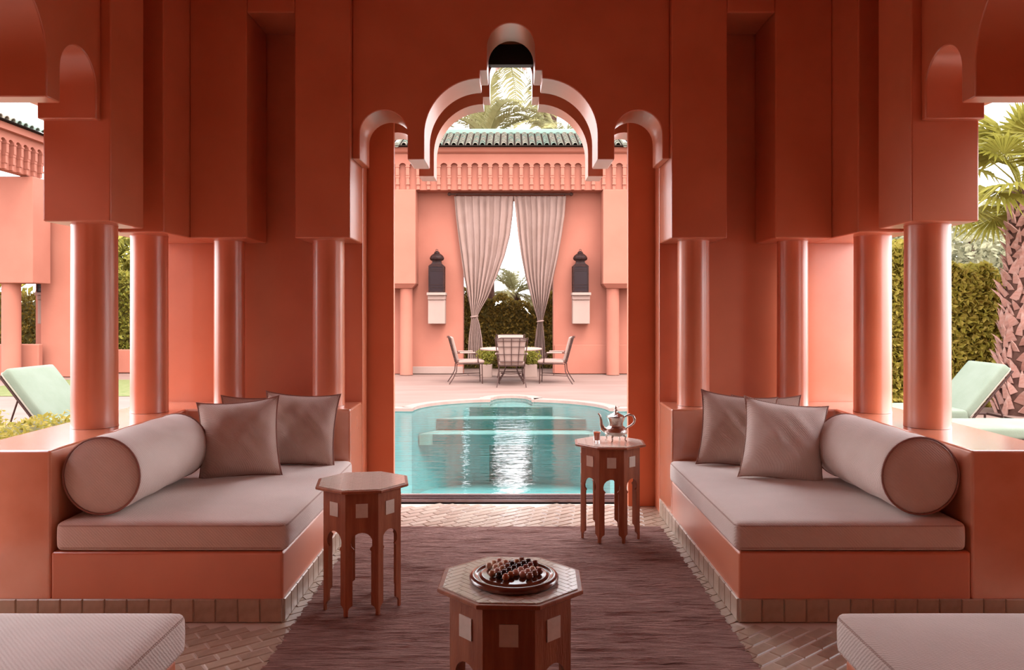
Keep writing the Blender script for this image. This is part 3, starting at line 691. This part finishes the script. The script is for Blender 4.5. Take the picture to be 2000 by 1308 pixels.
r = thing('curtain_rod', 'thin dark curtain rod with small finials above the pink curtains', 'curtain rod', (0, 16.82, 3.945))
MB().tube([(-1.33, 0, 0), (1.30, 0, 0)], 0.018, 10).build('rod', IRON, r, smooth=True)
for x in (-1.35, 1.32): MB().lathe([(0.001, -0.045), (0.030, -0.03), (0.042, 0), (0.030, 0.03), (0.001, 0.045)], 14, M=Matrix.Translation((x, 0, 0)) @ Matrix.Rotation(PI/2, 4, 'Y')).build('finial', IRON, r, smooth=True)
for x in (-1.2, 1.18): MB().box(x-0.012, x+0.012, 0, 0.178, -0.012, 0.012).build('bracket', IRON, r)

# wall lanterns on brackets
def make_lantern(label):
    r = thing('wall_lantern', label, 'lantern', (0, 0, 0), 0, 'dark metal lanterns')
    hw = 0.155
    MB().box(-hw-0.012, hw+0.012, -hw-0.012, hw+0.012, 0.0, 0.03).build('lantern_base', LANT, r, bevel=0.005)
    for sx in (-1, 1):
        for sy in (-1, 1): MB().box(sx*hw-0.014, sx*hw+0.014, sy*hw-0.014, sy*hw+0.014, 0.03, 0.55).build('corner_post', LANT, r)
    for k in range(4):
        p = bpy.data.objects.new('pane', MB().box(-hw+0.015, hw-0.015, -hw-0.004, -hw+0.002, 0.03, 0.55).mesh('pane', GLS)); C.objects.link(p); p.parent = r; p.rotation_euler.z = k*PI/2
        b = MB()
        for z in (0.10, 0.16, 0.46, 0.50): b.box(-hw+0.015, hw-0.015, -hw-0.010, -hw-0.003, z, z+0.014)
        b.build('pane_bar', LANT, p)
    q = math.sqrt(2)
    MB().lathe([(hw*q+0.02, 0.55), (hw*q+0.02, 0.575), (0.15, 0.63), (0.13, 0.66), (0.135, 0.70)], 4, rot=PI/4).build('shoulder', LANT, r)
    MB().lathe([(0.125, 0.70), (0.150, 0.72), (0.158, 0.755), (0.135, 0.80), (0.09, 0.84), (0.06, 0.855), (0.062, 0.87), (0.045, 0.895), (0.015, 0.91)], 8).build('dome', LANT, r, smooth=False)
    MB().tube([(0.022*math.cos(2*PI*k/12), 0, 0.925+0.022*math.sin(2*PI*k/12)) for k in range(12)], 0.006, 6, closed=True).build('ring', LANT, r)
    return r
def make_bracket(label):
    r = thing('lantern_shelf', label, 'shelf', (0, 0, 0), 0, 'plaster lantern shelves')
    MB().box(-0.205, 0.205, -0.19, 0.19, 0.0, 0.06).build('shelf_slab', EXD, r, bevel=0.006)
    MB().box(-0.19, 0.19, -0.13, 0.19, -0.10, -0.001).build('shelf_neck', EXD, r, bevel=0.02)
    MB().box(-0.185, 0.185, -0.10, 0.19, -0.62, -0.101).build('shelf_body', EXD, r, bevel=0.01)
    return r
l0 = make_lantern('dark lantern on the wall shelf left of the curtains'); b0 = make_bracket('pale plaster wall shelf under the lantern left of the curtains')
LZ = 1.4+36*16.8/1500-0.02
b0.location = (-1.62, 16.80, LZ-0.055); l0.location = (-1.62, 16.80, LZ+0.006)
dup(l0, (1.515, 16.80, LZ+0.006), 0, 'dark lantern on the wall shelf right of the curtains'); dup(b0, (1.53, 16.80, LZ-0.055), 0, 'pale plaster wall shelf under the lantern right of the curtains')

# ------------------------------------------------------------------ outdoor dining set
def make_chair(label):
    r = thing('patio_chair', label, 'chair', (0, 0, 0), 0, 'wrought iron patio chairs')
    def T(name, pts, rad=0.010, m=IRON, par=r): return MB().tube(pts, rad, 6).build(name, m, par, smooth=True)
    # seat front is +Y
    for sx in (-1, 1):
        T('leg', [(sx*0.23, 0.24, 0.0), (sx*0.235, 0.235, 0.2), (sx*0.24, 0.23, 0.38)])
        T('leg', [(sx*0.27, -0.40, 0.0), (sx*0.25, -0.32, 0.12), (sx*0.235, -0.26, 0.24), (sx*0.235, -0.25, 0.38)])
        a = T('arm', [(sx*0.245, 0.16, 0.38), (sx*0.27, 0.15, 0.50), (sx*0.275, 0.14, 0.57), (sx*0.28, 0.0, 0.595), (sx*0.275, -0.25, 0.60)])
        MB().obox((sx*0.278, -0.05, 0.60), 0.055, 0.30, 0.025).build('arm_pad', EXD, a, bevel=0.01)
        T('stretcher', [(sx*0.235, 0.235, 0.17), (sx*0.24, -0.29, 0.155)], 0.007)
    T('stretcher', [(-0.235, -0.02, 0.163), (0.235, -0.02, 0.163)], 0.007)
    s = MB().tube([(-0.25, -0.25, 0.385), (0.25, -0.25, 0.385), (0.26, 0.25, 0.385), (-0.26, 0.25, 0.385)], 0.010, 6, closed=True).build('seat_frame', IRON, r)
    me = soft_box(-0.25, 0.25, -0.22, 0.28, 0.396, 0.45, 'seat_cushion', EXD, 0.02, 0.015, 8); put('seat_cushion', me, r)
    def B(x, z):   # point on the reclined back plane
        t = (z-0.38)/0.52; return (x*(1+0.28*t), -0.25-0.14*t, z)
    bf = MB().tube([B(-0.235, 0.39), B(-0.235, 0.6), B(-0.235, 0.88), B(-0.15, 0.905), B(0.15, 0.905), B(0.235, 0.88), B(0.235, 0.6), B(0.235, 0.39)], 0.011, 6).build('back_frame', IRON, r, smooth=True)
    for x in (-0.12, 0.0, 0.12): T('back_bar', [B(x, 0.39), B(x, 0.905)], 0.007)
    for z in (0.47, 0.60, 0.74, 0.85): T('back_bar', [B(-0.235, z), B(0.235, z)], 0.007)
    for sx in (-1, 1):
        c = B(sx*0.235, 0.89); MB().tube([(c[0]+sx*0.02*math.cos(a)*1.0-sx*0.01, c[1]-0.02, c[2]+0.02*math.sin(a)) for a in [k*0.6 for k in range(9)]], 0.006, 6).build('back_scroll', IRON, r, smooth=True)
    mb = MB(); n1 = 6; vs = []
    for off in (0.015, 0.065):
        for z in (0.44, 0.9):
            for x in (-0.21, 0.21):
                p = B(x, z); vs.append((p[0], p[1]+off, p[2]))
    mb.add(vs, [(0,1,3,2), (4,6,7,5), (0,4,5,1), (2,3,7,6), (0,2,6,4), (1,5,7,3)]); mb.build('back_cushion', EXD, r, bevel=0.018, seg=3)
    return r
c0 = make_chair('iron patio chair with its back to the pool, in front of the round table'); c0.location = (0.01, 14.45, -0.012)
dup(c0, (-0.82, 15.0, -0.012), math.radians(-82), 'iron patio chair left of the round table, seen from the side')
dup(c0, (0.82, 15.0, -0.012), math.radians(82), 'iron patio chair right of the round table, seen from the side')
dup(c0, (-0.01, 15.68, -0.012), PI, 'iron patio chair behind the round table, mostly hidden')
r = thing('patio_table', 'round patio table amid four iron chairs across the pool', 'table', (0.0, 15.1, -0.012))
MB().lathe([(0.60, 0.640), (0.61, 0.648), (0.61, 0.665), (0.60, 0.672)], 40).build('tabletop', EXD, r, smooth=True, ang=30)
for k in range(4):
    a = PI/4+k*PI/2; c, s_ = math.cos(a), math.sin(a)
    MB().tube([(0.36*c, 0.36*s_, 0.0), (0.20*c, 0.20*s_, 0.18), (0.12*c, 0.12*s_, 0.36), (0.22*c, 0.22*s_, 0.54), (0.34*c, 0.34*s_, 0.638)], 0.012, 6).build('leg', IRON, r, smooth=True)
MB().tube([(0.2*math.cos(k*PI/8), 0.2*math.sin(k*PI/8), 0.18) for k in range(16)], 0.008, 6, closed=True).build('stretcher_ring', IRON, r)

# ------------------------------------------------------------------ foliage
def leaves(mb, pos_fn, n_, size, rr_, flat=0.0):
    for _ in range(n_):
        p = Vector(pos_fn(rr_)); s_ = size*rr_.uniform(0.6, 1.3)
        d = Vector((rr_.gauss(0, 1), rr_.gauss(0, 1), rr_.gauss(0, 1)+0.4)).normalized(); u = d.orthogonal().normalized()
        u = (Matrix.Rotation(rr_.uniform(0, 2*PI), 3, d) @ u); w = d.cross(u)*0.5
        mb.add([p-u*s_*0.5, p+w*s_*0.5+d*s_*0.08, p+u*s_*0.5, p-w*s_*0.5+d*s_*0.08], [(0, 1, 2, 3)])
def hedge(label, x0, x1, y0, y1, h, n_, size, m, seed, z0=0.0, bump=0.25, core=True, name='hedge', cat='hedge', group=None):
    r = thing(name, label, cat, ((x0+x1)/2, (y0+y1)/2, z0-0.012), 0, group); cx, cy = (x0+x1)/2, (y0+y1)/2; rr_ = random.Random(seed)
    hx, hy = (x1-x0)/2, (y1-y0)/2
    def hh(x): return h*(1-bump*0.35+bump*0.35*(math.sin(x*2.3+seed)+0.6*math.sin(x*5.1+seed*2)+0.4*math.sin(x*11+seed)))
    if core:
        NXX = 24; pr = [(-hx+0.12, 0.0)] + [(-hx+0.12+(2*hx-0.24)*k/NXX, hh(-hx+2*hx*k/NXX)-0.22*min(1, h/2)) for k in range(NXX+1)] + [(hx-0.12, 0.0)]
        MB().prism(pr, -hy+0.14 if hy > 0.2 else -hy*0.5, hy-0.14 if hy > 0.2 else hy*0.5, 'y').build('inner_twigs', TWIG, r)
    def pf(q):
        t = q.random(); x = q.uniform(-hx, hx)
        H = hh(x)
        if t < 0.62: y = -hy+q.uniform(-0.02, 0.13)+0.03*math.sin(x*4+seed); z = q.uniform(0.02, H)
        elif t < 0.86: y = q.uniform(-hy, hy); z = H-abs(q.gauss(0, 0.10)); 
        else: x = q.choice((-hx, hx))+q.gauss(0, 0.06); y = q.uniform(-hy, hy); z = q.uniform(0.02, H)
        return (x, y, max(0.02, z))
    mb = MB(); leaves(mb, pf, n_, size, rr_)
    o = mb_fast(mb, 'foliage', m, r); o['kind'] = 'stuff'
    return r
def mb_fast(mb, name, m, parent):
    me = bpy.data.meshes.new(name); me.from_pydata(mb.v, [], mb.f); me.materials.append(m); me.update()
    o = bpy.data.objects.new(name, me); C.objects.link(o); o.parent = parent; return o
hedge('dark clipped hedge seen through the curtained opening', -2.2, 2.2, 18.6, 19.4, 1.95, 13000, 0.095, LEAFD, 4)
hedge('tall yellow green hedge on the right behind the palm trunk', 5.0, 9.6, 11.2, 12.1, 2.30, 30000, 0.115, LEAFY, 5)
hedge('hedge seen between the two left columns', -9.75, -7.3, 17.6, 18.4, 2.75, 7000, 0.11, LEAFG, 6, )
hedge('dark hedge at the far left behind the side pavilion', -14.0, -10.6, 17.6, 18.4, 1.9, 6000, 0.11, LEAFD, 7)
hedge('low yellow green shrubs below the left sun lounger', -5.6, -3.9, 5.9, 7.1, 0.52, 9000, 0.055, LEAFY, 8, bump=0.5, name='shrub_bed', cat='shrubs')
for i, (x, lab) in enumerate(((-0.53, 'pale square planter with shrub behind the left patio chair'), (0.42, 'pale square planter with shrub behind the right patio chair'))):
    r = thing('planter', lab, 'planter', (x, 16.3, -0.012), 0, 'square planters behind the dining set')
    MB().prism([(-0.13, -0.13), (0.13, -0.13), (0.13, 0.13), (-0.13, 0.13)], 0, 0.27, 'z').build('planter_box', EXD, r, bevel=0.01)
    mb = MB(); rr_ = random.Random(40+i)
    leaves(mb, lambda q: ((lambda v: (v.x*0.24, v.y*0.22, 0.44+v.z*0.22))(Vector((q.gauss(0, 1), q.gauss(0, 1), q.gauss(0, 1))).normalized()*q.uniform(0.2, 1))), 900, 0.055, rr_)
    o = mb_fast(mb, 'shrub', LEAFG, r); o['kind'] = 'stuff'

# feather palms
def frond_mesh(ln, m, seed, droop=0.6, leaf=0.42, n_=46):
    rr_ = random.Random(seed); mb = MB(); pts = []
    for k in range(17):
        t = k/16; pts.append(Vector((ln*t*(1-0.18*droop*t), 0, ln*(0.42*t-0.62*droop*t*t))))
    mb.tube(pts, [0.022*(1-0.8*k/16) for k in range(17)], 5)
    for k in range(n_):
        t = 0.12+0.88*k/n_; i = min(15, int(t*16)); f = t*16-i; p = pts[i].lerp(pts[i+1], f); d = (pts[i+1]-pts[i]).normalized()
        L = leaf*(0.55+0.6*math.sin(PI*min(1, t*0.9+0.08)))*rr_.uniform(0.85, 1.1)
        for sg in (-1, 1):
            out = (d*0.75+Vector((0, sg*0.85, 0.25-0.35*rr_.random()))).normalized(); tip = p+out*L+Vector((0, 0, -0.22*L)); midp = p+out*L*0.5+Vector((0, 0, 0.01))
            w = d*0.017
            mb.add([p-w, p+w, midp+w*1.1, tip, midp-w*1.1], [(0, 1, 2, 4), (4, 2, 3)])
    me = bpy.data.meshes.new('frond'); me.from_pydata(mb.v, [], mb.f); me.materials.append(m); me.update(); return me
FR = [frond_mesh(2.3, LEAFP, 1, 0.9, 0.5, 60), frond_mesh(2.2, LEAFP, 2, 0.5, 0.5, 60), frond_mesh(2.6, LEAFP, 3, 1.25, 0.5, 64)]
def palm(label, x, y, h, n_, seed, sc=1.0):
    r = thing('palm_tree', label, 'palm tree', (x, y, -0.012), 0, 'feather palms behind the pavilion'); rr_ = random.Random(seed)
    MB().lathe([(0.26, 0), (0.2, 0.4), (0.17, h*0.6), (0.19, h-0.2), (0.12, h)], 14).build('trunk', BARKD, r, smooth=True)
    for k in range(n_):
        put('frond', FR[k % 3], r, (0, 0, h-0.05), (0, -rr_.uniform(-0.35, 0.95), k*2*PI/n_*1.0+rr_.uniform(-0.2, 0.2)+k*2.4), (sc,)*3)
palm('tall feather palm, drooping into the top lobe of the arch from the right', 1.08, 21.0, 8.5, 30, 3, 1.5)
palm('feather palm rising just left of centre behind the green roof', -0.62, 20.2, 5.9, 17, 5, 0.95)
palm('feather palm showing at the left end of the green roof', -3.6, 23.0, 5.6, 18, 6, 1.2)
palm('feather palm showing at the right end of the green roof', 1.25, 19.6, 5.7, 15, 7, 0.8)
palm('second tall feather palm, drooping into the top lobe of the arch from the left', -1.05, 22.5, 9.2, 26, 12, 1.5)
palm('low feather palm seen through the gap between the curtains', 0.1, 21.5, 1.9, 22, 9, 0.6)

# fan palm on the right
r = thing('fan_palm', 'stout fan palm with shaggy scaled trunk at the right edge', 'palm tree', (6.95, 10.45, -0.012))
H = 3.05
def TR(z): return 0.34-0.19*min(1, z/H)**1.1
MB().lathe([(TR(H*k/14)*0.8, H*k/14) for k in range(15)], 16).build('trunk', BARKD, r, smooth=True)
bt = MB().add([(-0.05, 0, 0), (0.05, 0, 0), (-0.045, 0.03, 0.0), (0.045, 0.03, 0.0), (-0.035, -0.06, 0.10), (0.035, -0.06, 0.10), (-0.02, -0.035, 0.12), (0.02, -0.035, 0.12), (0, -0.125, 0.20)],
              [(0,1,5,4), (2,6,7,3), (0,4,6,2), (1,3,7,5), (4,5,8), (5,7,8), (7,6,8), (6,4,8), (0,2,3,1)]).mesh('leaf_base', BARK)
rr_ = random.Random(21); k = 0; NB = 290
for k in range(NB):
    z = H*(k+0.5)/NB*0.97; a = k*2.39996; R_ = TR(z)*0.84; s_ = rr_.uniform(0.75, 1.25)*(0.42+TR(z)*1.9)
    put('leaf_base', bt, r, (R_*math.cos(a), R_*math.sin(a), z-0.04), (rr_.uniform(-0.45, 0.15), rr_.uniform(-.5, .5), a+PI/2+rr_.uniform(-.5, .5)), (s_*rr_.uniform(.9, 1.3), s_*1.05, s_*rr_.uniform(.8, 1.15)))
def fan_mesh(seed):
    q = random.Random(seed); mb = MB(); L0 = 0.75
    mb.tube([(0, 0, 0), (0.3, 0, 0.10), (L0, 0, 0.14)], [0.020, 0.013, 0.008], 5)
    N_ = 30
    for k in range(N_):
        a = math.radians(-118+236*k/(N_-1)); L = 0.62*(1-0.25*abs(a)/2.1)*q.uniform(0.92, 1.06); d = Vector((math.cos(a), math.sin(a), 0.05*(k % 2)))
        s_ = Vector((-math.sin(a), math.cos(a), 0)); o = Vector((L0, 0, 0.14)); w = 0.026
        mid = o+d*L*0.55; tip = o+d*L+Vector((0, 0, -0.10-0.07*q.random()))
        mb.add([o, mid-s_*w+Vector((0, 0, -0.012)), mid+Vector((0, 0, 0.012)), mid+s_*w+Vector((0, 0, -0.012)), tip], [(0, 1, 2), (0, 2, 3), (1, 4, 2), (2, 4, 3)])
    me = bpy.data.meshes.new('fan_leaf'); me.from_pydata(mb.v, [], mb.f); me.materials.append(LEAFF); me.update(); return me
FM = [fan_mesh(1), fan_mesh(2)]
for k in range(30):
    put('fan_leaf', FM[k % 2], r, (0, 0, H-0.06), (rr_.uniform(-.5, .5), -rr_.uniform(-0.55, 1.3), k*2.39996+0.4), (rr_.uniform(0.9, 1.15),)*3)

# hazy trees far away on the right and left
def tree(label, x, y, h, rad, n_, seed, m=LEAFB, size=0.25):
    r = thing('distant_tree', label, 'tree', (x, y, -0.012), 0, 'trees beyond the garden'); q = random.Random(seed)
    MB().lathe([(0.25, 0), (0.16, h*0.5), (0.08, h*0.8)], 10).build('trunk', BARKD, r)
    blobs = [(Vector((q.uniform(-1, 1)*rad*0.6, q.uniform(-1, 1)*rad*0.6, h*q.uniform(0.35, 0.88))), rad*q.uniform(0.3, 0.55)) for _ in range(14)]
    def pf(w):
        c, rr2 = w.choice(blobs); v = Vector((w.gauss(0, 1), w.gauss(0, 1), w.gauss(0, 1))).normalized()*rr2*w.uniform(0.75, 1.05); return c+v
    mb = MB(); leaves(mb, pf, n_, size, q); o = mb_fast(mb, 'crown', m, r); o['kind'] = 'stuff'
tree('hazy tree above the right hedge, left of the palm trunk', 13.2, 22, 4.4, 2.6, 6000, 1)
tree('hazy tree above the right hedge, behind the second right column', 10.9, 22, 4.0, 2.2, 5000, 2)
tree('hazy tree at the right edge behind the palm trunk', 16.2, 24, 4.6, 2.8, 5000, 3)
tree('tree behind the hedge between the left columns', -11.3, 22, 4.6, 2.4, 5000, 4, LEAFG)

# ------------------------------------------------------------------ sun loungers
def make_lounger(label, raised=True):
    """local: head end -X, foot end +X, width in Y; hinge at x=-0.35"""
    r = thing('sun_lounger', label, 'sun lounger', (0, 0, 0), 0, 'mint sun loungers')
    def T(name, pts, rad=0.013): return MB().tube(pts, rad, 8).build(name, IRON, r, smooth=True)
    hw = 0.33
    MB().tube([(-0.95, -hw, 0.22), (1.05, -hw, 0.22), (1.05, hw, 0.22), (-0.95, hw, 0.22)], 0.014, 8, closed=True).build('frame', IRON, r)
    for x in (-0.93, 1.0):
        for y in (-hw, hw): T('leg', [(x, y, 0.0), (x, y, 0.22)])
    for x in (-0.35, 0.3, 0.8): T('cross_bar', [(x, -hw, 0.222), (x, hw, 0.222)], 0.010)
    put('mattress', soft_box(-0.36, 1.08, -hw, hw, 0.235, 0.345, 'mattress', MINT, 0.03, 0.01, 10), r)
    a = math.radians(50) if raised else 0.0
    be = bpy.data.objects.new('backrest', soft_box(-0.70, 0.0, -hw, hw, 0.0, 0.11, 'backrest', MINT, 0.03, 0.01, 10)); C.objects.link(be); be.parent = r
    be.location = (-0.37, 0, 0.24); be.rotation_euler = (0, a, 0)
    MB().tube(loop_rect(-0.70, -0.01, -hw, hw, 0.02, 0.03), 0.008, 6, closed=True).build('piping', CREAM, be, smooth=True)
    MB().tube([(-0.69, -hw+0.02, -0.02), (0.0, -hw+0.02, -0.02), (0.0, hw-0.02, -0.02), (-0.69, hw-0.02, -0.02)], 0.014, 8, closed=True).build('back_frame', IRON, be)
    if raised:
        for y in (-hw+0.03, hw-0.03): T('prop', [(-0.37-0.42*math.cos(a), y, 0.24+0.42*math.sin(a)-0.03), (-0.75, y, 0.225)], 0.009)
    return r
lg = make_lounger('mint sun lounger with raised backrest outside the left columns'); lg.location = (-4.22, 7.85, -0.012); lg.rotation_euler.z = math.radians(-6)
l2 = dup(lg, (4.55, 8.55, -0.012), PI, 'mint sun lounger with raised backrest outside the right columns, before the hedge')
l3 = make_lounger('mint sun lounger lying flat, nearest outside the right columns', False); l3.location = (4.75, 7.30, -0.012); l3.rotation_euler.z = PI

# ------------------------------------------------------------------ left side buildings
r = thing('side_pavilion', 'pink arcaded pavilion at the far left edge with green roof tiles', 'pavilion', (-10.0, 14.6, 0))
MB().box(-2.2, 0.70, -1.2, 2.2, 4.13, 4.72).build('upper_wall', EXT, r) if False else None
MB().box(-1.4, 0.41, 0.8, 1.4, 1.95, 4.09).build('corner_block', EXT, r, bevel=0.012)
MB().lathe([(0.18, 0), (0.175, 0.02), (0.172, 1.93), (0.19, 1.949)], 24, c=(-0.18, 1.05, 0)).build('pavilion_column', EXT, r, smooth=True)
MB().box(-2.4, 0.22, 1.3, 1.45, 0, 0.70).build('low_wall', EXT, r, bevel=0.02)
fz = bpy.data.objects.new('side_facade', None); C.objects.link(fz); fz.parent = r; fz.location = (0.42, -2.2, 0); fz.rotation_euler.z = PI/2
frieze_parts(fz, 0.0, 3.33, 0.0, 4.1, 4.80, 0.222, EXT)
MB().prism([(0.30, 4.10), (0.30, 4.80), (-0.12, 4.88), (-0.12, 4.95), (0.6, 4.95), (0.6, 4.10)][::-1], -0.1, 3.45, 'x').build('cornice', EXT, fz) if False else MB().box(-0.1, 3.45, -0.1, 0.6, 4.801, 4.93).build('cornice', EXT, fz)
MB().prism([(-0.2, 4.935), (1.3, 4.935+1.5*math.tan(SL)), (1.3, 4.935)], -0.1, 3.45, 'x').build('roof_deck', RDECK, fz)
for i in range(18):
    for j in range(7):
        put('roof_tile', BAR[ra.choice((0, 1, 1, 2))], fz, (i*0.185, -0.22+j*0.175*math.cos(SL), 4.945+j*0.175*math.sin(SL)), (SL-0.03, 0, 0), (1.2, 1.1, 1.2))
r = thing('garden_wall', 'pink garden wall piece behind the nearest left column, carrying a lantern', 'wall', (-9.9, 17.0, 0))
MB().box(-0.62, -0.02, 0.0, 0.35, 0, 3.6).build('wall_panel', EXT, r)
MB().box(-0.02, 0.85, -0.8, 0.35, 0, 3.6).build('pilaster', EXT, r, bevel=0.01)
dup(l0, (-10.11, 16.80, LZ+0.006), 0, 'dark lantern on the pink garden wall at far left, half hidden'); dup(b0, (-10.11, 16.80, LZ-0.055), 0, 'plaster shelf under the half hidden lantern at far left')
r = thing('garden_wall', 'low pink garden wall below the hedge between the left columns', 'wall', (-8.3, 17.3, 0))
MB().box(-0.7, 1.6, -0.1, 0.1, 0, 0.52).build('wall_panel', EXT, r, bevel=0.02)
r = thing('garden_wall', 'pink garden wall behind the right hedge and palm trunk', 'wall', (9.0, 12.5, 0))
MB().box(-5.0, 5.0, -0.1, 0.1, 0, 0.95).build('wall_panel', EXT, r, bevel=0.02)
struct(MB().box(-6.5, -5.5, -5, 3.4, -0.01, 5.0).build('wall_added_light_block', EXT))  # unseen mass added to block light from the left
o = fill = MB().add([(-9.5, 12.6, 0), (-5.2, 12.6, 0), (-5.2, 15.6, 0), (-9.5, 15.6, 0)], [(0, 1, 2, 3)]).build('lawn', GRASS); o['kind'] = 'structure'; o.location.z = -0.006
print('objects', len(bpy.data.objects))
